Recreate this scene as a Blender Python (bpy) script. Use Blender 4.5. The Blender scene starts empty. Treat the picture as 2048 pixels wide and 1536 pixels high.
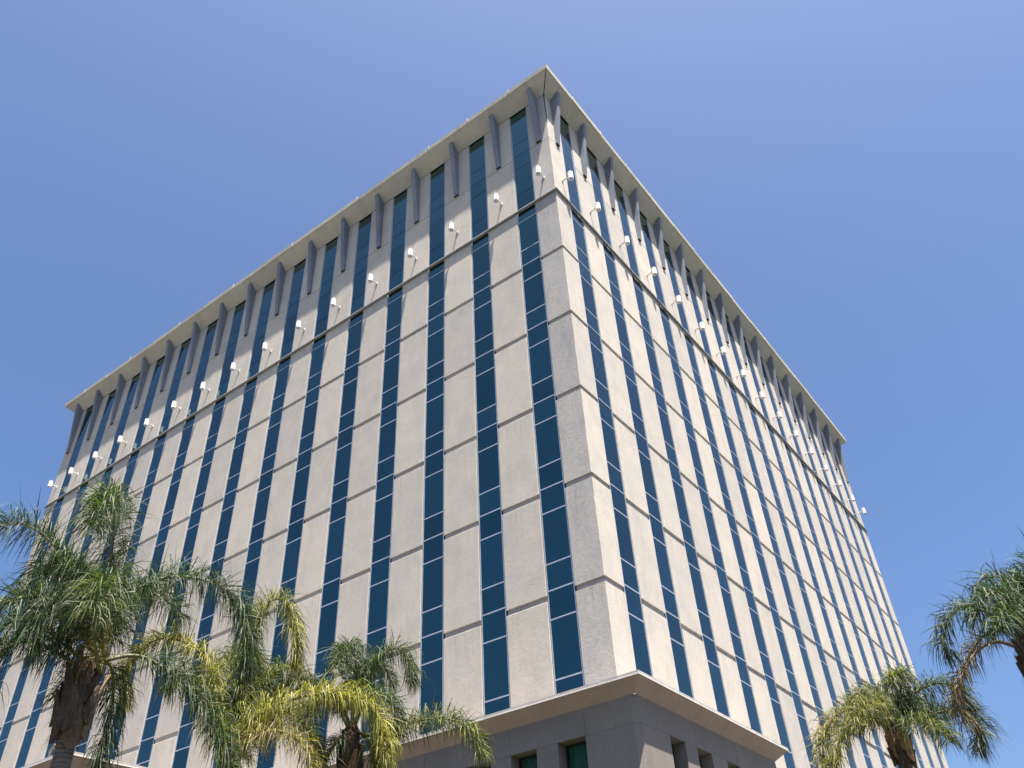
import bpy, math, random
from mathutils import Vector, Matrix

# ------------------------------------------------------------------ camera, sky, sun, exposure
scn = bpy.context.scene
COL = scn.collection
cam_d = bpy.data.cameras.new('camera'); cam = bpy.data.objects.new('camera', cam_d); COL.objects.link(cam)
cam_d.sensor_width = 36.0; cam_d.lens = 1695.975 / 2048 * 36.0
cam_d.clip_start = 0.1; cam_d.clip_end = 5000
_r = Vector((0.79724429, 0.60177878, -0.04757987)); _f = Vector((-0.4437883, 0.63771452, 0.62958092)); _u = _r.cross(_f)
cam.matrix_world = Matrix(((_r.x, _u.x, -_f.x, 12.3825), (_r.y, _u.y, -_f.y, -22.3997), (_r.z, _u.z, -_f.z, 1.6), (0, 0, 0, 1)))
scn.camera = cam

SUN = Vector((0.268, -0.130, 1.0)).normalized()          # towards the sun
EL = math.asin(SUN.z)
world = bpy.data.worlds.new('World'); scn.world = world; world.use_nodes = True
wn = world.node_tree.nodes; wl = world.node_tree.links
bg = wn['Background']; bg.inputs['Strength'].default_value = 0.064
sky = wn.new('ShaderNodeTexSky'); sky.sky_type = 'NISHITA'; sky.sun_disc = False
sky.sun_elevation = EL; sky.sun_rotation = math.atan2(SUN.x, SUN.y)
sky.altitude = 700; sky.air_density = 1.0; sky.dust_density = 5.5; sky.ozone_density = 10.0
wl.new(sky.outputs[0], bg.inputs['Color'])
sun_d = bpy.data.lights.new('sun', 'SUN'); sun_d.energy = 5.0; sun_d.angle = math.radians(0.53); sun_d.color = (1.0, 0.94, 0.86)
sun = bpy.data.objects.new('sun', sun_d); COL.objects.link(sun)
sun.rotation_euler = SUN.to_track_quat('Z', 'Y').to_euler(); sun.location = (60, -30, 90)
scn.view_settings.view_transform = 'Standard'; scn.view_settings.look = 'None'
scn.view_settings.exposure = 1.69; scn.view_settings.gamma = 1.0; scn.view_settings.use_curve_mapping = False

rnd = random.Random(7)

# ------------------------------------------------------------------ helpers
class MB:
    def __init__(s): s.v = []; s.f = []; s.m = []
    def quad(s, a, b, c, d, m=0):
        n = len(s.v); s.v += [tuple(a), tuple(b), tuple(c), tuple(d)]; s.f.append((n, n+1, n+2, n+3)); s.m.append(m)
    def box(s, x0, x1, y0, y1, z0, z1, m=0):
        n = len(s.v)
        s.v += [(x0,y0,z0),(x1,y0,z0),(x1,y1,z0),(x0,y1,z0),(x0,y0,z1),(x1,y0,z1),(x1,y1,z1),(x0,y1,z1)]
        for q in ((0,3,2,1),(4,5,6,7),(0,1,5,4),(1,2,6,5),(2,3,7,6),(3,0,4,7)):
            s.f.append(tuple(n+i for i in q)); s.m.append(m)
    def prism(s, ring0, ring1, m=0):                      # two matching rings of points, capped
        n = len(s.v); k = len(ring0); s.v += [tuple(p) for p in ring0] + [tuple(p) for p in ring1]
        for i in range(k):
            j = (i+1) % k; s.f.append((n+i, n+j, n+k+j, n+k+i)); s.m.append(m)
        s.f.append(tuple(n+i for i in reversed(range(k)))); s.m.append(m)
        s.f.append(tuple(n+k+i for i in range(k))); s.m.append(m)
    def tube(s, pts, rad, seg=8, m=0, cap=True):
        n0 = len(s.v); pts = [Vector(p) for p in pts]; side = None
        for i, p in enumerate(pts):
            t = (pts[min(i+1, len(pts)-1)] - pts[max(i-1, 0)]).normalized()
            if side is None:
                side = t.cross(Vector((0.3, 0.2, 1))); 
                if side.length < 1e-3: side = t.cross(Vector((1, 0, 0)))
            side = (side - t * side.dot(t)).normalized(); b = t.cross(side)
            r = rad[i] if isinstance(rad, (list, tuple)) else rad
            for k in range(seg):
                a = 2*math.pi*k/seg; s.v.append(tuple(p + side*math.cos(a)*r + b*math.sin(a)*r))
        for i in range(len(pts)-1):
            for k in range(seg):
                a = n0+i*seg+k; b_ = n0+i*seg+(k+1) % seg
                s.f.append((a, b_, b_+seg, a+seg)); s.m.append(m)
        if cap:
            s.f.append(tuple(n0+k for k in reversed(range(seg)))); s.m.append(m)
            e = n0+(len(pts)-1)*seg; s.f.append(tuple(e+k for k in range(seg))); s.m.append(m)
    def mesh(s, name, mats):
        me = bpy.data.meshes.new(name); me.from_pydata(s.v, [], s.f)
        for m in (mats if isinstance(mats, (list, tuple)) else [mats]): me.materials.append(m)
        me.polygons.foreach_set('material_index', s.m); me.update(); return me
    def build(s, name, mats, parent=None, smooth=False, loc=None):
        me = s.mesh(name, mats)
        if smooth: me.polygons.foreach_set('use_smooth', [True]*len(me.polygons))
        return link(name, me, parent, loc)

def link(name, me, parent=None, loc=None, rotz=0):
    o = bpy.data.objects.new(name, me); COL.objects.link(o)
    if loc is not None: o.location = loc
    o.rotation_euler.z = rotz
    if parent is not None: o.parent = parent
    return o
def thing(name, label, cat, loc=(0, 0, 0), group=None, rotz=0):
    o = bpy.data.objects.new(name, None); COL.objects.link(o); o.location = loc; o.rotation_euler.z = rotz
    o['label'] = label; o['category'] = cat
    if group: o['group'] = group
    o.empty_display_size = 0.3
    return o
def bevel_box(name, sx, sy, sz, mat, bev=0.012, jit=0.0, seed=0, nz=1):
    """box from (0,0,0) to (sx,sy,sz) with chamfered edges round the y=0 face; optionally uneven edge"""
    rr = random.Random(seed); mb = MB()
    per = []
    n = max(1, nz)
    for i in range(n): per.append((sx*i/n if False else 0, 0))
    ring = []
    nx = max(2, int(sx/0.35)) if jit else 1; nzz = max(2, int(sz/0.35)) if jit else 1
    for i in range(nx): ring.append((sx*i/nx, 0))
    for i in range(nzz): ring.append((sx, sz*i/nzz))
    for i in range(nx): ring.append((sx*(1-i/nx), sz))
    for i in range(nzz): ring.append((0, sz*(1-i/nzz)))
    outer = []; inner = []
    cx, cz = sx/2, sz/2
    for (x, z) in ring:
        j = rr.uniform(0, jit) + (rr.uniform(0.4, 1.6)*jit*2 if jit and rr.random() < 0.08 else 0)
        b = bev + j
        outer.append((x, z)); inner.append((min(max(x, b), sx-b), min(max(z, b), sz-b)))
    k = len(ring)
    mb.v += [(x, bev, z) for x, z in outer] + [(x, 0, z) for x, z in inner] + [(x, sy, z) for x, z in outer]
    for i in range(k):
        j = (i+1) % k
        mb.f.append((i, j, k+j, k+i)); mb.m.append(0)
        mb.f.append((2*k+i, 2*k+j, j, i)); mb.m.append(0)
    mb.f.append(tuple(k+i for i in range(k))); mb.m.append(0)
    mb.f.append(tuple(2*k+i for i in reversed(range(k)))); mb.m.append(0)
    return mb.mesh(name, mat)

# ------------------------------------------------------------------ materials
def new_mat(name, rough=0.8, col=(0.5, 0.5, 0.5), spec=0.3, metal=0.0):
    m = bpy.data.materials.new(name); m.use_nodes = True
    b = m.node_tree.nodes['Principled BSDF']; b.inputs['Base Color'].default_value = (*col, 1)
    b.inputs['Roughness'].default_value = rough; b.inputs['Specular IOR Level'].default_value = spec
    b.inputs['Metallic'].default_value = metal
    return m, m.node_tree.nodes, m.node_tree.links, b
def pos_of(n): 
    return n.new('ShaderNodeNewGeometry').outputs['Position']
def noise(n, l, vec, scale, detail=4, rough=0.6, sc3=None):
    if sc3:
        mp = n.new('ShaderNodeMapping'); mp.inputs['Scale'].default_value = sc3; l.new(vec, mp.inputs['Vector']); vec = mp.outputs[0]
    t = n.new('ShaderNodeTexNoise'); t.inputs['Scale'].default_value = scale; t.inputs['Detail'].default_value = detail
    t.inputs['Roughness'].default_value = rough; l.new(vec, t.inputs['Vector']); return t.outputs['Fac']
def ramp(n, l, fac, stops):
    r = n.new('ShaderNodeValToRGB'); e = r.color_ramp.elements
    e[0].position, e[0].color = stops[0][0], (*stops[0][1], 1)
    e[1].position, e[1].color = stops[-1][0], (*stops[-1][1], 1)
    for p, c in stops[1:-1]:
        x = e.new(p); x.color = (*c, 1)
    l.new(fac, r.inputs[0]); return r.outputs[0]
def mix(n, l, mode, fac, a, b):
    x = n.new('ShaderNodeMix'); x.data_type = 'RGBA'; x.blend_type = mode
    for s, v in ((0, fac), (6, a), (7, b)):
        if isinstance(v, (int, float)): x.inputs[s].default_value = v
        elif isinstance(v, tuple): x.inputs[s].default_value = (*v, 1) if len(v) == 3 else v
        else: l.new(v, x.inputs[s])
    return x.outputs[2]
def gray(v): return (v, v, v)

def concrete(name, c1, c2, fine=0.2, stain=0.25, bump=0.5, rough=0.92, per=0.10, streak=0.0):
    m, n, l, b = new_mat(name, rough, c1, 0.2)
    p = pos_of(n)
    big = noise(n, l, p, 0.9, 5, 0.62)
    col = mix(n, l, 'MIX', ramp(n, l, big, [(0.35, gray(0)), (0.68, gray(1))]), c1, c2)
    fine_f = noise(n, l, p, 20, 4, 0.75)
    col = mix(n, l, 'MULTIPLY', 1.0, col, ramp(n, l, fine_f, [(0.3, gray(1-fine)), (0.7, gray(1+fine*0.6))]))
    mid = noise(n, l, p, 5.5, 6, 0.75)
    col = mix(n, l, 'MULTIPLY', 1.0, col, ramp(n, l, mid, [(0.3, gray(1-stain*0.5)), (0.55, gray(1.0)), (0.75, gray(1.04))]))
    st = noise(n, l, p, 1.0, 5, 0.7, (1.5, 1.5, 0.5))
    col = mix(n, l, 'MULTIPLY', 1.0, col, ramp(n, l, st, [(0.36, gray(1-stain*0.4)), (0.5, gray(1.0))]))
    # pocked clusters where the surface has weathered open
    clus = ramp(n, l, noise(n, l, p, 0.75, 3, 0.6), [(0.56, gray(0)), (0.68, gray(1))])
    pock = ramp(n, l, noise(n, l, p, 16, 5, 0.8), [(0.36, gray(0.55)), (0.45, gray(1.0))])
    col = mix(n, l, 'MULTIPLY', clus, col, pock)
    if streak:                                            # rain dirt hanging from the joints between storeys
        sx = n.new('ShaderNodeSeparateXYZ'); l.new(p, sx.inputs[0])
        m1 = n.new('ShaderNodeMath'); m1.operation = 'MULTIPLY_ADD'; l.new(sx.outputs[2], m1.inputs[0]); m1.inputs[1].default_value = 0.25; m1.inputs[2].default_value = -(34.02-0.21)*0.25
        fr_ = n.new('ShaderNodeMath'); fr_.operation = 'FRACT'; l.new(m1.outputs[0], fr_.inputs[0])
        near = ramp(n, l, fr_.outputs[0], [(0.62, gray(0)), (0.94, gray(1)), (1.0, gray(0.6))])
        sn = ramp(n, l, noise(n, l, p, 3.2, 4, 0.65, (2.4, 2.4, 0.10)), [(0.47, gray(0)), (0.66, gray(1))])
        msk = mix(n, l, 'MULTIPLY', 1.0, near, sn)
        col = mix(n, l, 'MULTIPLY', msk, col, (1-streak, 1-streak, 1-streak*0.95))
    oi = n.new('ShaderNodeObjectInfo')
    col = mix(n, l, 'MULTIPLY', 1.0, col, ramp(n, l, oi.outputs['Random'], [(0.0, (1-per, 1-per, 1-per*0.8)), (1.0, (1+per*.5, 1+per*0.4, 1+per*0.2))]))
    l.new(col, b.inputs['Base Color'])
    bp = n.new('ShaderNodeBump'); bp.inputs['Strength'].default_value = bump; bp.inputs['Distance'].default_value = 0.02
    l.new(mix(n, l, 'ADD', 0.7, mid, fine_f), bp.inputs['Height']); l.new(bp.outputs[0], b.inputs['Normal'])
    return m

M_PANEL = concrete('precast_concrete', (0.545, 0.487, 0.418), (0.465, 0.43, 0.38), streak=0.10, stain=0.17, fine=0.14, bump=0.32)
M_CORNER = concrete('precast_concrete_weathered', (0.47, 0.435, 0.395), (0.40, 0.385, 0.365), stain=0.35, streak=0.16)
M_POD = concrete('podium_plaster', (0.235, 0.205, 0.18), (0.215, 0.19, 0.168), fine=0.07, stain=0.18, bump=0.15)
M_CORE = concrete('joint_recess_concrete', (0.42, 0.39, 0.36), (0.37, 0.345, 0.32), stain=0.2)
M_FIN = concrete('fin_painted_concrete', (0.225, 0.245, 0.285), (0.19, 0.21, 0.25), fine=0.08, stain=0.3, bump=0.15, rough=0.7, per=0.16)
M_SOFFIT = concrete('soffit_cream_paint', (0.48, 0.455, 0.405), (0.44, 0.415, 0.365), fine=0.03, stain=0.2, bump=0.05, rough=0.75)
M_FASCIA = concrete('fascia_concrete', (0.56, 0.52, 0.44), (0.50, 0.46, 0.39), stain=0.35, bump=0.3)
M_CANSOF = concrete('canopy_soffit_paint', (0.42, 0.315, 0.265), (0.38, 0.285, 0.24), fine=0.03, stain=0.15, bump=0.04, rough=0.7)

def simple(name, col, rough=0.5, spec=0.4, metal=0.0, var=0.08, scale=3.0):
    m, n, l, b = new_mat(name, rough, col, spec, metal)
    f = noise(n, l, pos_of(n), scale, 4, 0.65)
    l.new(mix(n, l, 'MULTIPLY', 1.0, (*col, 1), ramp(n, l, f, [(0.3, gray(1-var)), (0.7, gray(1+var))])), b.inputs['Base Color'])
    l.new(ramp(n, l, f, [(0.3, gray(rough*0.85)), (0.7, gray(min(1, rough*1.15)))]), b.inputs['Roughness'])
    return m
M_ALU = simple('aluminium_mullion', (0.42, 0.45, 0.51), 0.38, 0.5, 0.35)
M_GASKET = simple('dark_gasket', (0.02, 0.022, 0.025), 0.6)
M_LEDGE = simple('ledge_metal', (0.48, 0.46, 0.43), 0.45, 0.4, 0.3, 0.12)
M_LEDGE2 = simple('ledge_channel', (0.20, 0.19, 0.17), 0.6, 0.3, 0.0, 0.25)
M_WHITE = simple('lamp_white_enamel', (0.88, 0.87, 0.86), 0.5, 0.5, 0.0, 0.02)
M_ARM = simple('lamp_arm_metal', (0.62, 0.61, 0.59), 0.5, 0.4, 0.2, 0.15, 20)
M_LENS = simple('lamp_lens', (0.40, 0.41, 0.41), 0.25, 0.5)
M_TRIM = simple('canopy_white_trim', (0.74, 0.72, 0.67), 0.45, 0.4, 0.1, 0.1)
M_TRIM2 = simple('canopy_gutter', (0.40, 0.36, 0.33), 0.6, 0.3, 0.0, 0.15)
M_PIPE = simple('vent_pipe_metal', (0.22, 0.20, 0.18), 0.6, 0.3, 0.3, 0.2, 12)

def glass(name, col, rough=0.015, amp=0.004):
    """solar-control glass: a coloured mirror coat, nothing seen through it"""
    m, n, l, b = new_mat(name, rough, col, 0.5, 1.0)
    oi = n.new('ShaderNodeObjectInfo')
    l.new(mix(n, l, 'MULTIPLY', 1.0, (*col, 1), ramp(n, l, oi.outputs['Random'], [(0, gray(0.88)), (1, gray(1.12))])), b.inputs['Base Color'])
    bp = n.new('ShaderNodeBump'); bp.inputs['Strength'].default_value = 0.25; bp.inputs['Distance'].default_value = amp
    l.new(noise(n, l, pos_of(n), 0.9, 2, 0.5), bp.inputs['Height']); l.new(bp.outputs[0], b.inputs['Normal'])
    return m
M_GLASS = glass('blue_tinted_glass', (0.056, 0.128, 0.132))

m, n, l, b = new_mat('teal_glass', 0.03, (0.02, 0.05, 0.05), 0.5)
tr = n.new('ShaderNodeBsdfTransparent'); tr.inputs[0].default_value = (0.50, 0.70, 0.64, 1)
mx = n.new('ShaderNodeMixShader'); mx.inputs[0].default_value = 0.82
l.new(b.outputs[0], mx.inputs[1]); l.new(tr.outputs[0], mx.inputs[2]); l.new(mx.outputs[0], n['Material Output'].inputs[0])
M_TEAL = m
M_CURTAIN = simple('curtain_cloth', (0.58, 0.64, 0.56), 0.9, 0.1)

# leaves: colour attribute tint = (yellow, brightness, dead)
m, n, l, b = new_mat('palm_leaf', 0.52, (0.05, 0.09, 0.03), 0.28)
at = n.new('ShaderNodeAttribute'); at.attribute_name = 'tint'; sep = n.new('ShaderNodeSeparateColor'); l.new(at.outputs['Color'], sep.inputs[0])
col = mix(n, l, 'MIX', sep.outputs[0], (0.026, 0.047, 0.019), (0.29, 0.25, 0.035))
col = mix(n, l, 'MIX', sep.outputs[2], col, (0.15, 0.095, 0.06))
br = n.new('ShaderNodeMath'); br.operation = 'MULTIPLY_ADD'; l.new(sep.outputs[1], br.inputs[0]); br.inputs[1].default_value = 1.3; br.inputs[2].default_value = 0.38
col = mix(n, l, 'MULTIPLY', 1.0, col, br.outputs[0])
l.new(col, b.inputs['Base Color'])
tl = n.new('ShaderNodeBsdfTranslucent'); l.new(mix(n, l, 'MULTIPLY', 1.0, col, (1.3, 1.7, 0.6)), tl.inputs[0])
mx = n.new('ShaderNodeMixShader'); mx.inputs[0].default_value = 0.24
l.new(b.outputs[0], mx.inputs[1]); l.new(tl.outputs[0], mx.inputs[2]); l.new(mx.outputs[0], n['Material Output'].inputs[0])
M_LEAF = m
M_RACHIS = simple('palm_rachis', (0.13, 0.13, 0.055), 0.5, 0.3, 0, 0.3, 6)
M_RACHIS_DRY = simple('palm_rachis_dry', (0.16, 0.11, 0.075), 0.7, 0.2, 0, 0.3, 6)

m, n, l, b = new_mat('palm_trunk_bark', 0.9, (0.2, 0.17, 0.14), 0.15)
p = pos_of(n)
wv = n.new('ShaderNodeTexWave'); wv.wave_type = 'BANDS'; wv.bands_direction = 'Z'; wv.inputs['Scale'].default_value = 4.2
wv.inputs['Distortion'].default_value = 2.2; wv.inputs['Detail'].default_value = 3; wv.inputs['Detail Scale'].default_value = 2.0; l.new(p, wv.inputs['Vector'])
nf = noise(n, l, p, 9, 5, 0.7)
col = mix(n, l, 'MULTIPLY', 1.0, ramp(n, l, nf, [(0.3, (0.10, 0.087, 0.076)), (0.7, (0.185, 0.162, 0.142))]), ramp(n, l, wv.outputs['Fac'], [(0.0, gray(0.62)), (0.3, gray(1.0))]))
l.new(col, b.inputs['Base Color'])
bp = n.new('ShaderNodeBump'); bp.inputs['Strength'].default_value = 0.6; bp.inputs['Distance'].default_value = 0.02
l.new(mix(n, l, 'ADD', 0.5, wv.outputs['Fac'], nf), bp.inputs['Height']); l.new(bp.outputs[0], b.inputs['Normal'])
M_TRUNK = m
m, n, l, b = new_mat('palm_leaf_base', 0.9, (0.2, 0.17, 0.14), 0.15)
p = pos_of(n)
nf = noise(n, l, p, 6, 6, 0.75, (1, 1, 0.5)); nf2 = noise(n, l, p, 40, 4, 0.7, (1, 1, 0.15))
oi = n.new('ShaderNodeObjectInfo')
col = mix(n, l, 'MIX', ramp(n, l, oi.outputs['Random'], [(0.7, gray(0)), (0.95, gray(1))]), ramp(n, l, nf, [(0.3, (0.035, 0.027, 0.022)), (0.7, (0.125, 0.10, 0.082))]), (0.30, 0.19, 0.10))
col = mix(n, l, 'MULTIPLY', 1.0, col, ramp(n, l, nf2, [(0.3, gray(0.6)), (0.6, gray(1.1))]))
l.new(col, b.inputs['Base Color'])
bp = n.new('ShaderNodeBump'); bp.inputs['Strength'].default_value = 0.7; bp.inputs['Distance'].default_value = 0.02
l.new(nf2, bp.inputs['Height']); l.new(bp.outputs[0], b.inputs['Normal'])
M_BOOT = m
M_FIBRE = simple('palm_fibre', (0.085, 0.055, 0.035), 0.95, 0.1, 0, 0.4, 14)

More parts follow.
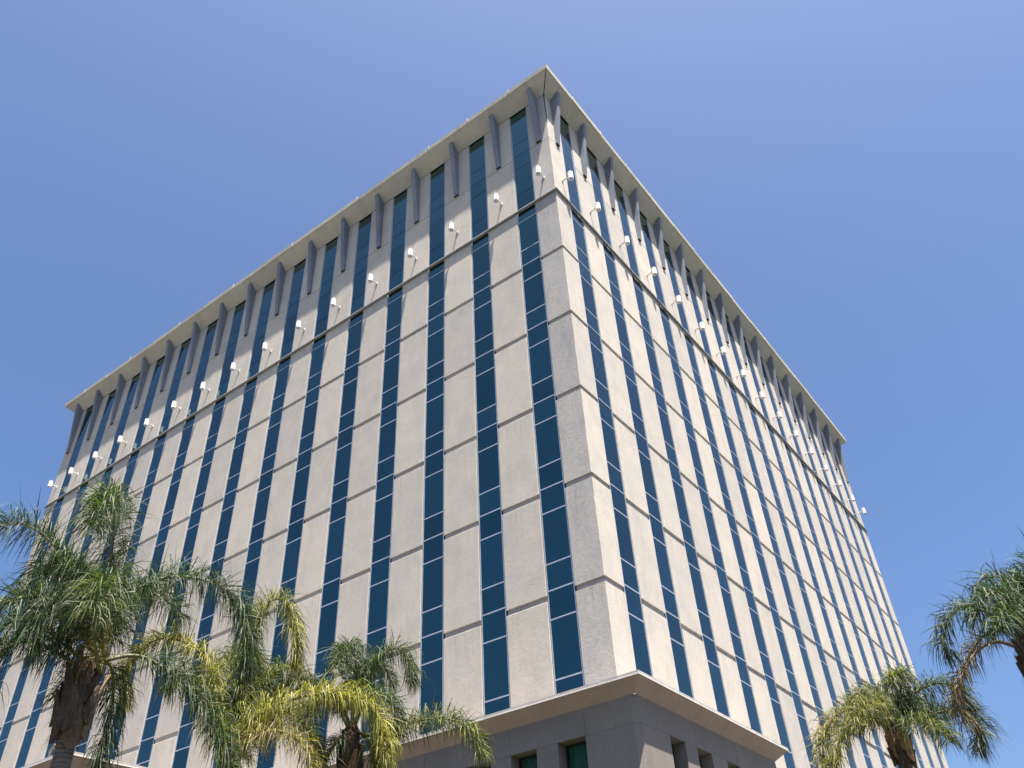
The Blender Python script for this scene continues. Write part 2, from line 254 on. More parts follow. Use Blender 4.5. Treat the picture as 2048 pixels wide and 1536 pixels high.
# ground
m, n, l, b = new_mat('ground_paving', 0.9, (0.2, 0.19, 0.17), 0.2)
p = pos_of(n)
col = mix(n, l, 'MIX', ramp(n, l, noise(n, l, p, 0.06, 4), [(0.45, gray(0)), (0.5, gray(1))]), (0.098, 0.095, 0.092), (0.062, 0.064, 0.04))
col = mix(n, l, 'MULTIPLY', 1.0, col, ramp(n, l, noise(n, l, p, 3, 6, 0.7), [(0.3, gray(0.8)), (0.7, gray(1.15))]))
l.new(col, b.inputs['Base Color']); M_GROUND = m
PALMS = {
'A': ((-1.89, -15.17, 6.62), [
  (0,0.1,0,0.76,[(-1.78,-14.96,7.41),(-1.97,-15.0,8.27),(-2.12,-15.15,9.47),(-1.87,-15.44,10.21),(-1.4,-15.82,10.27),(-0.92,-16.17,9.73),(-0.54,-16.39,8.99)]),
  (0,0.15,0,0.76,[(-1.79,-14.97,7.45),(-1.2,-15.41,7.73),(-0.65,-15.77,8.02),(-0.23,-16.07,8.05),(0.12,-16.35,7.7),(0.36,-16.51,7.17)]),
  (0,0,0,0.81,[(-1.78,-14.95,7.48),(-1.9,-14.88,8.63),(-1.73,-14.26,9.27),(-1.38,-13.68,9.36),(-0.93,-13.27,9.02),(-0.61,-13.06,8.27),(-0.51,-12.93,7.54)]),
  (0,0.1,0,0.83,[(-1.77,-14.93,7.5),(-1.72,-14.54,7.68),(-1.42,-14.31,7.58),(-1.0,-13.89,7.21),(-0.6,-13.56,6.69),(-0.29,-13.36,6.09),(-0.18,-13.22,5.47)]),
  (0,0,0,0.67,[(-1.79,-14.98,7.5),(-2.16,-14.59,7.57),(-2.29,-14.36,7.16),(-2.28,-14.36,6.64),(-2.23,-14.41,5.96),(-2.18,-14.46,5.48)]),
  (0,0,0,0.81,[(-1.82,-15.02,7.47),(-2.31,-15.36,8.6),(-2.65,-15.76,9.43),(-2.88,-16.29,9.89),(-2.91,-16.79,9.84),(-2.91,-17.23,9.28),(-2.81,-17.38,8.48)]),
  (0,0.05,0,0.78,[(-1.82,-15.03,7.45),(-1.66,-15.7,7.92),(-1.6,-16.25,8.12),(-1.5,-16.77,7.95),(-1.48,-17.11,7.49),(-1.51,-17.19,6.88)]),
  (0,0.1,0,0.73,[(-1.82,-15.04,7.27),(-1.88,-15.47,7.36),(-1.97,-16.02,7.51),(-1.98,-16.41,7.42),(-2.07,-16.64,7.03),(-2.09,-16.67,6.47)]),
  (0,0,0,0.73,[(-1.83,-15.04,7.36),(-2.15,-15.36,7.64),(-2.35,-15.8,7.93),(-2.54,-16.22,8.05),(-2.65,-16.51,7.8),(-2.69,-16.62,7.2)]),
  (0,0.1,0,0.73,[(-1.79,-14.98,7.5),(-2.54,-14.53,8.6),(-2.93,-14.02,9.4),(-3.07,-13.38,9.61),(-2.96,-12.92,9.24)]),
  (0,0,0,0.73,[(-1.81,-15.01,7.49),(-2.72,-14.87,8.59),(-3.67,-14.83,9.68),(-4.35,-14.92,10.27),(-4.7,-14.99,10.08)]),
  (0.75,0.85,0.5,0.51,[(-1.66,-15.04,7.23),(-1.27,-15.4,7.37),(-1.13,-15.6,7.64),(-1.01,-15.68,7.9)]),
  (0,0.0,0,0.73,[(-1.81,-15.01,7.47),(-2.22,-15.18,8.29),(-2.8,-15.38,9.2),(-3.21,-15.59,9.62),(-3.57,-15.69,9.55),(-3.73,-15.7,9.08)]),
  (0,0.0,0,0.73,[(-1.81,-15.01,7.47),(-1.71,-15.46,7.85),(-1.46,-15.95,8.04),(-1.3,-16.3,7.87),(-1.22,-16.48,7.49),(-1.22,-16.48,7.08)]),
  (0,0.05,0,0.55,[(-1.82,-15.03,7.31),(-2.04,-15.13,7.26),(-2.24,-15.21,7.16),(-2.28,-15.3,6.93)]),
]),
'B': ((-2.12, -11.74, 6.03), [
  (0.15,0.65,0,0.65,[(-2.13,-11.75,6.03),(-2.16,-11.8,7.27),(-2.16,-11.79,8.33),(-2.05,-11.65,9.31),(-1.93,-11.48,9.84),(-1.74,-11.24,9.77),(-1.49,-11.15,9.02),(-1.42,-11.07,8.38)]),
  (0.6,0.85,0,0.71,[(-2.12,-11.74,6.03),(-1.86,-11.85,6.91),(-1.29,-11.56,7.39),(-0.59,-10.94,7.62),(-0.01,-10.32,7.42),(0.2,-10.1,6.92),(0.28,-10.03,6.27)]),
  (0.6,1.0,0,0.65,[(-2.26,-11.69,6.06),(-2.48,-12.0,7.49),(-2.73,-12.37,8.53),(-3.07,-12.9,8.86),(-3.33,-13.33,8.7),(-3.44,-13.54,8.09),(-3.43,-13.51,7.41)]),
  (0.25,0.3,0,0.71,[(-2.13,-11.75,6.03),(-2.75,-11.67,7.53),(-3.1,-11.43,8.73),(-3.28,-10.98,9.24),(-3.28,-10.52,8.91),(-3.16,-10.36,8.25)]),
  (0.5,0.7,0.5,0.6,[(-2.12,-11.73,6.03),(-1.43,-11.97,6.61),(-0.68,-11.91,6.71),(-0.06,-11.81,6.35),(0.22,-11.7,5.81)]),
  (0.3,0.5,0,0.65,[(-2.14,-11.77,6.03),(-2.43,-11.93,7.21),(-2.77,-12.18,7.92),(-3.12,-12.46,8.24),(-3.27,-12.71,7.91)]),
  (0.4,0.7,0,0.65,[(-2.12,-11.74,6.03),(-2.3,-11.28,7.12),(-2.28,-10.8,7.62),(-2.1,-10.36,7.68),(-1.87,-10.09,7.28),(-1.78,-9.99,6.69)]),
  (0.1,0.3,0,0.65,[(-2.13,-11.75,6.03),(-2.62,-11.25,7.7),(-2.7,-10.67,8.61),(-2.59,-10.09,8.85),(-2.45,-9.71,8.57)]),
]),
'C': ((-1.42, -9.34, 7.39), [
  (0,0.1,0,0.58,[(-1.42,-9.35,7.42),(-1.51,-9.28,8.11),(-1.58,-9.19,8.82),(-1.32,-9.57,9.11),(-1.03,-10.07,8.88),(-0.78,-10.47,8.27)]),
  (0,0.15,0,0.6,[(-1.4,-9.32,7.44),(-1.31,-9.23,8.02),(-1.14,-9.06,8.77),(-0.96,-8.87,9.18),(-0.73,-8.65,9.21),(-0.59,-8.51,8.8),(-0.55,-8.48,8.4)]),
  (0.05,0.3,0,0.63,[(-1.39,-9.31,7.42),(-0.95,-9.33,7.24),(-0.45,-9.31,7.11),(0.05,-9.29,7.22),(0.67,-9.18,7.23),(1.23,-9.0,7.1),(1.55,-8.88,6.79),(1.61,-8.83,6.39)]),
  (0,0.1,0,0.58,[(-1.45,-9.37,7.42),(-1.88,-9.51,8.15),(-2.29,-9.81,8.59),(-2.66,-10.07,8.62),(-2.83,-10.29,8.24),(-2.89,-10.36,7.65)]),
  (0,0.2,0,0.53,[(-1.45,-9.37,7.42),(-1.36,-9.77,7.13),(-1.4,-9.98,6.71),(-1.43,-10.01,6.14)]),
  (0.1,0.4,0,0.58,[(-1.37,-9.29,7.42),(-1.05,-9.28,7.21),(-0.85,-9.23,6.74),(-0.8,-9.18,6.16)]),
  (0,0.1,0,0.58,[(-1.4,-9.32,7.46),(-0.93,-9.48,7.87),(-0.42,-9.59,7.93),(0.0,-9.65,7.56),(0.15,-9.66,7.02)]),
  (0,0.1,0,0.58,[(-1.42,-9.34,7.44),(-1.8,-8.94,8.49),(-1.97,-8.46,9.24),(-1.96,-7.98,9.37),(-1.85,-7.71,8.93)]),
  (0,0.1,0,0.58,[(-1.43,-9.36,7.44),(-1.34,-9.74,7.85),(-1.31,-10.21,7.94),(-1.33,-10.57,7.65),(-1.32,-10.74,7.12)]),
]),
'D': ((7.96, -2.9, 6.8), [
  (0.5,0.55,0.3,0.6,[(7.95,-2.9,6.83),(7.87,-2.92,7.09),(7.58,-3.09,7.28),(7.2,-3.29,7.24),(6.85,-3.49,6.97),(6.61,-3.67,6.48),(6.53,-3.69,5.91)]),
  (0.15,0.4,0,0.52,[(7.96,-2.89,6.85),(7.83,-2.41,7.38),(7.57,-1.96,7.88),(7.19,-1.74,8.0),(6.82,-1.74,7.69)]),
  (0.05,0.2,0,0.52,[(7.97,-2.89,6.84),(8.12,-2.55,7.35),(8.27,-2.32,7.81),(8.4,-3.01,7.76),(8.28,-3.44,7.51)]),
  (0,0.05,0,0.57,[(7.99,-2.89,6.84),(8.29,-2.82,7.25),(8.7,-2.74,7.45),(9.13,-2.67,7.49),(9.38,-2.63,7.29),(9.44,-2.62,6.87)]),
  (0,0.1,0.1,0.65,[(7.98,-2.89,6.79),(8.59,-2.76,6.89),(9.06,-2.68,6.93),(9.41,-2.62,6.78),(9.47,-2.61,6.42),(9.37,-2.63,6.11)]),
  (0.1,0.2,0,0.52,[(7.98,-2.89,6.79),(8.5,-3.6,6.61),(8.94,-4.02,6.36),(9.16,-4.28,5.96)]),
  (0.4,0.5,0.1,0.6,[(7.93,-2.9,6.8),(7.82,-3.54,6.79),(7.55,-4.03,6.71),(7.25,-4.31,6.41),(7.04,-4.48,5.86)]),
  (0.3,0.4,0,0.52,[(7.97,-2.89,6.83),(8.01,-3.4,7.03),(7.94,-3.93,7.07),(7.77,-4.38,6.81),(7.64,-4.62,6.45)]),
  (0,0.1,0,0.52,[(7.98,-2.89,6.82),(8.21,-2.23,7.3),(8.45,-1.77,7.46),(8.57,-1.44,7.29),(8.53,-1.35,6.95)]),
]),
'E': ((11.17, -5.44, 7.05), [
  (0,0.05,0,0.63,[(11.17,-5.44,7.08),(11.01,-5.45,7.53),(10.69,-5.48,7.77),(10.35,-5.52,7.84),(10.08,-5.56,7.67),(9.89,-5.58,7.33),(9.86,-5.59,7.06)]),
  (0,0,0,0.61,[(11.2,-5.44,7.09),(11.42,-5.31,7.77),(11.65,-5.29,8.23),(11.93,-5.65,8.3),(12.08,-5.89,7.96)]),
  (0,0.05,0,0.61,[(11.17,-5.44,7.1),(11.18,-5.81,7.48),(11.09,-6.18,7.67),(10.85,-6.57,7.47),(10.64,-6.71,7.13)]),
  (0.1,0.3,0.75,0.51,[(11.05,-5.45,6.86),(10.9,-5.59,6.95),(10.67,-5.61,7.07),(10.33,-5.65,6.96),(9.99,-5.69,6.63),(9.79,-5.72,6.24),(9.74,-5.73,5.79)]),
  (0,0,0,0.61,[(11.23,-5.44,7.08),(11.81,-5.41,7.51),(12.28,-5.4,7.51),(12.45,-5.4,7.0),(12.34,-5.4,6.43)]),
  (0.1,0.1,0.5,0.51,[(11.11,-5.45,6.98),(10.83,-5.23,7.34),(10.47,-5.14,7.35),(10.13,-5.18,7.05),(9.82,-5.23,6.62),(9.64,-5.25,6.21)]),
  (0,0,0,0.61,[(11.19,-5.44,7.09),(11.2,-4.83,7.95),(11.39,-4.21,8.52),(11.64,-3.71,8.72)]),
  (0,0,0,0.61,[(11.19,-5.44,7.09),(11.21,-6.05,7.22),(11.11,-6.67,7.13),(10.94,-7.17,6.72)]),
  (0,0,0,0.61,[(11.2,-5.44,7.09),(11.25,-5.19,7.76),(11.2,-5.08,8.26),(11.01,-4.97,8.42),(10.72,-4.87,8.29)]),
  (0,0,0,0.61,[(11.21,-5.44,7.04),(11.54,-5.79,6.89),(11.73,-6.02,6.51),(11.6,-6.03,6.05)]),
]),
}

# ------------------------------------------------------------------ ground
g = MB(); g.quad((-1500, -1500, 0), (1500, -1500, 0), (1500, 1500, 0), (-1500, 1500, 0))
go = g.build('ground', M_GROUND); go['kind'] = 'structure'

# ------------------------------------------------------------------ the tower
P = 2.86; W = 1.098; NB = 15
EL_, ER_ = 1.198, 1.271                 # corner panel widths on the two faces
LL = 2*EL_ + 14*P + W; LR = 2*ER_ + 14*P + W
ZB = 38.08; Z0 = 34.02; H = 4.0; GAP = 0.21
tower = thing('office_building', 'tall pale concrete office tower with vertical strips of blue glass and a flared roof edge', 'office building')

# frame of reference of a face: u runs away from the near corner, o outwards
class Face:
    def __init__(s, kind):
        s.kind = kind; s.e = EL_ if kind == 'L' else ER_; s.len = LL if kind == 'L' else LR
    def pt(s, u, o, z): return (-u, -o, z) if s.kind == 'L' else (o, u, z)
    # placement of a mesh modelled with x along face (0..), y inwards (0 = face plane), z up; for L x grows towards the corner
    def place(s, u0, width, z, inset=0.0):
        if s.kind == 'L': return (-(u0+width), inset, z), 0.0
        return (-inset, u0, z), math.pi/2
    def lbox(s, mb, u0, u1, o0, o1, z0, z1, m=0):
        a = s.pt(u0, o0, z0); c = s.pt(u1, o1, z1)
        mb.box(min(a[0], c[0]), max(a[0], c[0]), min(a[1], c[1]), max(a[1], c[1]), z0, z1, m)
FL, FR = Face('L'), Face('R')

core = MB(); core.box(-LL+0.12, -0.12, 0.12, LR-0.12, 0.0, 42.3)
core.build('wall_core', M_CORE, tower)

ROWS = [(ZB+0.035, 41.93), (33.95, ZB)]
for k in range(7):
    ROWS.append((Z0 - H*(k+1), Z0 - H*k - GAP))
T = 0.16
GP = 0.02
panel_meshes = {}
def panel_mesh(w, h, v):
    key = (round(w, 3), round(h, 3), v)
    if key not in panel_meshes:
        panel_meshes[key] = bevel_box('concrete_panel', w, T, h, M_PANEL, 0.010, 0.008, seed=len(panel_meshes)+3)
    return panel_meshes[key]
for F in (FL, FR):
    for c in range(1, NB):
        u0 = F.e + (c-1)*P + W + GP; w = P - W - 2*GP
        for (z0, z1) in ROWS:
            loc, rz = F.place(u0, w, z0, rnd.uniform(-0.004, 0.004))
            o = link('concrete_panel', panel_mesh(w, z1-z0, rnd.randrange(3)), tower, loc, rz)
for F in (FL, FR):                       # shallow recessed strips in the storey joints
    je = MB(); cache = {}
    for k in range(1, 7):
        z1 = Z0 - H*k + 0.01; z0 = z1 - GAP - 0.02
        for c in range(0, NB+1):
            a0 = (F.e + (c-1)*P + W + 0.004) if c else 0.045
            a1 = F.e + c*P - 0.004 if c < NB else F.len-0.05
            wd = round(a1-0.05-a0, 3)
            if wd not in cache:
                jr = MB(); jr.box(0, wd, 0.055, 0.118, 0, z1-z0); cache[wd] = jr.mesh('joint_strip', M_CORE)
            loc, rz = F.place(a0, wd, z0); link('joint_strip', cache[wd], tower, loc, rz)
            F.lbox(je, a1-0.05, a1, -0.11, -0.085, z0, z1)
    eo = je.build('joint_ends', M_GASKET, tower); eo['kind'] = 'stuff'
# corner panels, wrapped round the near corner with a slightly ragged arris
for ri, (z0, z1) in enumerate(ROWS):
    rr = random.Random(50+ri); mb = MB(); nz = 14
    prof0 = []
    for k in range(nz+1):
        z = z0 + (z1-z0)*k/nz
        c1 = 0.012 + rr.uniform(0, 0.014) + (0.03*rr.random() if rr.random() < 0.12 else 0); c2 = 0.012 + rr.uniform(0, 0.014)
        if ri == 0: c1 = c2 = 0.03
        a = EL_-GP; b2 = ER_-GP
        ring = [(-a, T, z), (-a, 0.008, z), (-a+0.008, 0, z), (-c1, 0, z), (0, c2, z), (0, b2-0.008, z), (-0.008, b2, z), (-T, b2, z), (-T, T, z)]
        base = len(mb.v); mb.v += ring
        if k:
            q = len(ring)
            for i in range(q):
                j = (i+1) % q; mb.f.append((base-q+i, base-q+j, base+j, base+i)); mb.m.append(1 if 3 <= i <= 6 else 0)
    q = 9
    mb.f.append(tuple(reversed(range(q)))); mb.m.append(0); mb.f.append(tuple(range(len(mb.v)-q, len(mb.v)))); mb.m.append(0)
    mb.build('corner_panel', [M_CORNER, M_PANEL], tower)
    # far ends
    for F in (FL, FR):
        m2 = MB(); F.lbox(m2, F.len-F.e+GP, F.len, -T, 0, z0, z1); 
        if F.kind == 'L': m2.box(-LL, -LL+T, T, 1.3, z0, z1)
        else: m2.box(-1.3, -T, LR-T, LR, z0, z1)
        m2.build('corner_panel', M_PANEL, tower)
# dark sealed joint at the corner of the top row
jb = MB(); jb.prism([(-0.032, -0.001, ZB+1.3), (-0.004, 0.0, ZB+1.3), (0.001, 0.032, ZB+1.3), (-0.035, 0.035, ZB+1.3)], [(-0.045, -0.006, 41.92), (0.006, -0.006, 41.92), (0.006, 0.045, 41.92), (-0.045, 0.045, 41.92)])
jb.build('corner_joint', M_GASKET, tower)
# the two faces turned away from the photograph, and the ground-floor wall
bk = MB(); bk.box(-LL, -LL+0.1, 1.35, LR, 0, 42.0); bk.box(-LL+0.1, -1.35, LR-0.1, LR, 0, 42.0); bk.build('rear_wall', M_PANEL, tower)
lw = MB(); lw.box(-LL+0.02, -0.02, 0.02, 0.115, 0, Z0-7*H-0.2); lw.box(-0.115, -0.02, 0.115, LR-0.02, 0, Z0-7*H-0.2); lw.build('base_wall', M_PANEL, tower)

# windows: one full-height strip between two panel columns; frame (part) > panes (sub-parts)
bars = []                              # mullion heights, from the top
zt = 41.9
hb = [ZB+1.2, ZB+0.2, ZB-0.87, ZB-2.87]            # dark butt joints above the ledge
lb = []
for k in range(7):
    zk = Z0 - H*k
    if k: lb += [zk+1.13, zk+0.15]
    lb += [zk-0.87]
lb = sorted(lb+[Z0-7*H+1.13], reverse=True)
IN = 0.045
FRW = 0.032
pane_cache = {}
pane_count = 0
def pane_mesh(h):
    h = round(h, 3)
    if h not in pane_cache:
        mb = MB(); mb.box(0, W-2*FRW, 0, 0.012, 0, h); pane_cache[h] = mb.mesh('pane', M_GLASS)
    return pane_cache[h]
zbot = Z0 - 7*H
rest = MB()
cells = []
allb = [(z, 1) for z in hb] + [(33.86, 2)] + [(z, 0) for z in lb]
for F in (FL, FR):
    for c in range(NB):
        u0 = F.e + c*P
        fr = MB()
        for (a, b2) in ((u0+0.004, u0+FRW), (u0+W-FRW, u0+W-0.004)):
            F.lbox(fr, a, b2, -0.10, -0.022, zbot, 41.95, 0)
        F.lbox(fr, u0+FRW, u0+W-FRW, -0.11, -0.095, zbot, 41.95, 1)
        for z, kd in allb:
            if kd == 0: F.lbox(fr, u0+FRW, u0+W-FRW, -0.09, -0.030, z-0.024, z+0.024, 0)
        for s in (0, 1):               # sealant line beside the frame
            uu = u0-GP if s == 0 else u0+W-0.004
            F.lbox(fr, uu, uu+GP+0.004, -0.10, -0.05, zbot, 41.95, 1)
        wo = fr.build('window', [M_ALU, M_GASKET], tower)
        zs = [41.95] + [z for z, _ in allb] + [zbot]
        kinds = [1] + [k for _, k in allb] + [0]
        for i in range(len(zs)-1):
            hi = zs[i] - (0.024 if kinds[i] == 0 else 0.016); lo = zs[i+1] + (0.024 if kinds[i+1] == 0 else 0.016)
            cells.append((c, F, u0, lo, hi, wo))
# the 300 nearest panes are objects of their own, the others one part
camp = Vector((12.38, -22.4, 1.6))
def cellkey(t):
    c, F, u0, lo, hi, wo = t
    p = Vector(F.pt(u0+W/2, 0, (lo+hi)/2)); d = p - camp
    nrm = Vector(F.pt(0, 1, 0)); return -(hi-lo)*abs(d.normalized().dot(nrm))/d.length_squared
cells.sort(key=cellkey)
for i, (c, F, u0, lo, hi, wo) in enumerate(cells):
    if i < 300:
        loc, rz = F.place(u0+FRW, W-2*FRW, lo, IN)
        # a pane never sits perfectly true
        o = link('pane', pane_mesh(hi-lo), wo, loc, rz)
        o.rotation_euler.x = rnd.uniform(-0.003, 0.003)
    else:
        F.lbox(rest, u0+FRW, u0+W-FRW, -IN-0.012, -IN, lo, hi)
ro = rest.build('panes', M_GLASS, tower); ro['kind'] = 'stuff'

# roof: cream soffit rising outwards, fascia segments, fins
OV = 0.80; ZI = 41.93; ZO = 42.67; ZT = 42.96
def seg(F, u0, u1, prof, name, mat, m0=False, m1=False):
    """profile (o,z) swept from u0 to u1; m0/m1: mitred against the near/far corner"""
    r0 = [F.pt(u0 - (o if m0 else 0), o, z) for o, z in prof]; r1 = [F.pt(u1 + (o if m1 else 0), o, z) for o, z in prof]
    if F.kind == 'R': r0, r1 = r1, r0
    mb = MB(); mb.prism(r0, r1); return mb.build(name, mat, tower)
for F in (FL, FR):
    cuts = [0.0] + [F.e + W + (c)*P + (P-W)/2 for c in range(-1, NB) if F.e + W + c*P + (P-W)/2 < F.len-0.3 and F.e + W + c*P + (P-W)/2 > 0.3] + [F.len]
    cuts[1] = 0.58; 
    for i in range(len(cuts)-1):
        a, b2 = cuts[i], cuts[i+1]; f, s_ = i == 0, i == len(cuts)-2
        seg(F, a+(0 if f else .010)+(0.035 if f else 0), b2-(0 if s_ else .010), [(0.0, ZI), (OV-0.03, ZO+0.0), (OV-0.03, ZO+0.05), (0.0, ZI+0.05)], 'soffit_panel', M_SOFFIT, f, s_)
    fc = [0.0, 1.72] + [1.72+2.86*k for k in range(1, 15)] + [F.len]
    for i in range(len(fc)-1):
        a, b2 = fc[i], fc[i+1]; f, s_ = i == 0, i == len(fc)-2
        dz = rnd.uniform(-0.02, 0.015); do = rnd.uniform(-0.012, 0.012)
        seg(F, a+(0 if f else .012), b2-(0 if s_ else .012), [(OV-0.028+do, ZO-0.012), (OV+do, ZO), (OV+0.02+do, ZT+dz), (OV-0.3, ZT+dz+0.02), (OV-0.3, ZT-0.06), (OV-0.028+do, ZT-0.1)], 'fascia_panel', M_FASCIA, f, s_)
sm = MB()
sm.prism([(-0.09, 0.0, ZI+.06), (0.0, 0.09, ZI+.06), (0.0, 0.0, ZI+.012)], [(OV-.13, -OV+.04, ZO+.055), (OV-.04, -OV+.13, ZO+.055), (OV-.04, -OV+.04, ZO+.02)])
for F in (FL, FR):
    F.lbox(sm, 0.006, F.len, -0.01, 0.006, ZI-0.035, ZI-0.003)
    for c in range(16):
        u = F.e + W + (c-1)*P + (P-W)/2
        if c == 0: u = 0.58
        r0 = [F.pt(u-.02, 0.02, ZI+.025), F.pt(u+.02, 0.02, ZI+.025), F.pt(u+.02, OV-.05, ZO+.01), F.pt(u-.02, OV-.05, ZO+.01)]
        sm.quad(*r0)
sm.build('soffit_seam', M_GASKET, tower)
for F in (FL, FR):                       # little metal clips standing over the fascia joints
    for k in range(15):
        if (k + (F.kind == 'R')) % 2 and k > 2: continue
        cm = MB(); u = 1.72+2.86*k
        F.lbox(cm, u-.02, u+.025, OV+.021, OV+.035, ZO+.03, ZT+.075); F.lbox(cm, u-.02, u+.025, OV-.25, OV+.020, ZT+.035, ZT+.055)
        cm.build('fascia_clip', M_ARM, tower)
rb = MB(); rb.box(-LL-0.45, 0.45, -0.45, LR+0.45, 42.5, 42.93); rb.build('roof_slab', M_FASCIA, tower)
# return eaves on the two hidden sides
re = MB()
re.prism([(-LL, -OV+0.03, ZI) if False else (-LL, -0.0, ZI), (-LL-OV+.03, -OV+.03, ZO), (-LL-OV+.03, -OV+.03, ZO+.05), (-LL, 0, ZI+.05)], [(-LL, LR, ZI), (-LL-OV+.03, LR+OV-.03, ZO), (-LL-OV+.03, LR+OV-.03, ZO+.05), (-LL, LR, ZI+.05)])
re.prism([(0, LR, ZI), (OV-.03, LR+OV-.03, ZO), (OV-.03, LR+OV-.03, ZO+.05), (0, LR, ZI+.05)], [(-LL, LR, ZI), (-LL-OV+.03, LR+OV-.03, ZO), (-LL-OV+.03, LR+OV-.03, ZO+.05), (-LL, LR, ZI+.05)])
re.build('rear_soffit', M_SOFFIT, tower)
rf = MB(); rf.box(-LL-OV, -LL-OV+.3, -OV+0.31, LR+OV, ZO, ZT); rf.box(-LL-OV+.3, OV-0.31, LR+OV-.3, LR+OV, ZO, ZT); rf.build('rear_fascia', M_FASCIA, tower)

FT = 0.26
def fin_mesh():
    mb = MB(); pr = [(0.002, ZB+0.10), (0.10, ZB+0.10), (0.34, 40.5), (0.50, 42.06), (0.55, 42.405), (0.51, 42.40), (0.002, 41.92)]
    mb.prism([(-FT/2, -o, z-ZB) for o, z in pr], [(FT/2, -o, z-ZB) for o, z in pr])
    mb.box(-FT/2-0.01, FT/2+0.01, -0.105, -0.002, 0.075, 0.10, 1)
    return mb.mesh('fin', [M_FIN, M_GASKET])
FINM = fin_mesh()
for F in (FL, FR):
    for c in range(16):
        u = F.e + W + (c-1)*P + (P-W)/2
        if c == 0: u = 0.60 if F.kind == 'L' else 0.72
        if c == 15: u = F.len-0.60
        loc = F.pt(u, 0, ZB)
        link('fin', FINM, tower, loc, 0 if F.kind == 'L' else math.pi/2)

# string ledge
for F in (FL, FR):
    mb = MB()
    pr = [(0.004, 33.83), (0.075, 33.83), (0.082, 33.845), (0.004, 33.855)]
    def ring(u, sgn, prof): return [F.pt(u + sgn*o, o, z) for o, z in prof]
    top = [(0.003, 33.875), (0.105, 33.875), (0.105, 33.925), (0.003, 33.935)]
    web = [(0.003, 33.80), (0.085, 33.80), (0.085, 33.874), (0.003, 33.874)]
    for prof, mi in ((top, 0), (web, 1)):
        r0, r1 = ring(0, -1, prof), ring(F.len, 1, prof)
        if F.kind == 'R': r0, r1 = r1, r0
        mb.prism(r0, r1, mi)
    mb.build('ledge', [M_LEDGE, M_LEDGE2], tower)

# ------------------------------------------------------------------ podium at the foot of the corner
def sweep(mb, prof, path, m=0):
    """profile (o,z) along an open plan path, mitred, o to the right of travel"""
    rings = []
    for i, p in enumerate(path):
        def nrm(a, b): d = Vector((b[0]-a[0], b[1]-a[1])); d.normalize(); return Vector((d.y, -d.x))
        if i == 0: nn = nrm(path[0], path[1]); k = 1
        elif i == len(path)-1: nn = nrm(path[-2], path[-1]); k = 1
        else:
            n1, n2 = nrm(path[i-1], p), nrm(p, path[i+1]); nn = (n1+n2); nn.normalize(); k = 1/max(0.2, nn.dot(n1))
        rings.append([(p[0]+nn.x*o*k, p[1]+nn.y*o*k, z) for o, z in prof])
    for i in range(len(rings)-1):
        n = len(mb.v); q = len(prof); mb.v += rings[i]+rings[i+1]
        for a in range(q):
            b2 = (a+1) % q; mb.f.append((n+a, n+b2, n+q+b2, n+q+a)); mb.m.append(m)
    for rg, rev in ((rings[0], True), (rings[-1], False)):
        n = len(mb.v); mb.v += rg; idx = list(range(n, n+len(rg)))
        mb.f.append(tuple(reversed(idx)) if rev else tuple(idx)); mb.m.append(m)

pod = thing('podium', 'low grey plaster podium with a cream canopy wrapping the foot of the tower corner', 'podium')
PY, PX, PE = -1.07, 1.07, 8.62
ZL = 8.89; ZS = 9.65; CH = 0.16
def canopy(parent, path, zi=ZS, zo=10.0, ov=0.42, inner=1.0):
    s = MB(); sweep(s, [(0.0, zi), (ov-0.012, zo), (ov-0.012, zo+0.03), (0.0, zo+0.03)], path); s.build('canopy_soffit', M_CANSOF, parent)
    f = MB(); sweep(f, [(ov-0.008, zo-0.012), (ov+0.022, zo-0.012), (ov+0.022, zo+0.012), (ov-0.008, zo+0.012)], path, 0)
    sweep(f, [(ov-0.06, zo+0.013), (ov+0.004, zo+0.013), (ov+0.004, zo+0.10), (ov-0.06, zo+0.10)], path, 1)
    f.build('canopy_fascia', [M_TRIM, M_TRIM2], parent)
    r = MB(); sweep(r, [(-inner, zo+0.031), (ov-0.061, zo+0.031), (ov-0.061, zo+0.08), (-inner, zo+0.08)], path); r.build('canopy_roof', M_TRIM2, parent)
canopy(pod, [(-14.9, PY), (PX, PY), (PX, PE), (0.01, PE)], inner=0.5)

WINL = [(-1.64, -0.68), (-3.34, -2.39), (-5.05, -4.09), (-6.75, -5.8), (-8.45, -7.5), (-10.2, -9.2), (-11.9, -10.9), (-13.6, -12.6)]
WINR = [(0.69, 1.61), (2.37, 3.34), (4.42, 5.35), (6.2, 7.1)]
def podbox(name, mb, mat=M_POD): return mb.build(name, mat, pod)
# upper band, split at the vertical joints
xs = [-14.9, -10.55, -6.75, -3.35, -0.67, PX-CH]
for a, b2 in zip(xs[:-1], xs[1:]):
    mb = MB(); mb.box(a+.004, b2-(.004 if b2 < PX-CH-0.01 else 0), PY, -0.55, ZL+.006, ZS+0.02); podbox('wall_panel', mb)
ys = [PY+CH, 2.37, 5.35, PE]
for a, b2 in zip(ys[:-1], ys[1:]):
    mb = MB(); mb.box(0.55, PX, a+(.004 if a > -0.9 else 0), b2-.004, ZL+.006, ZS+0.02); podbox('wall_panel', mb)
def cornerpost(z0, z1):
    mb = MB(); r = [(PX-CH, PY), (PX, PY+CH), (PX-CH-.001, PY+CH+.001)]
    mb.prism([(x, y, z0) for x, y in r], [(x, y, z1) for x, y in r]); podbox('corner_post', mb)
    mb = MB(); mb.box(0.55, PX-CH, PY+CH, -0.55, z0, z1) if False else None
cornerpost(ZL+.006, ZS+0.02); cornerpost(0, ZL)
bkp = MB(); bkp.box(-14.88, 0.5, -0.50, 0.0, 0, ZS); bkp.box(0.0, 0.5, 0.0, PE-.01, 0, ZS); bkp.build('inner_wall', M_CORE, pod)
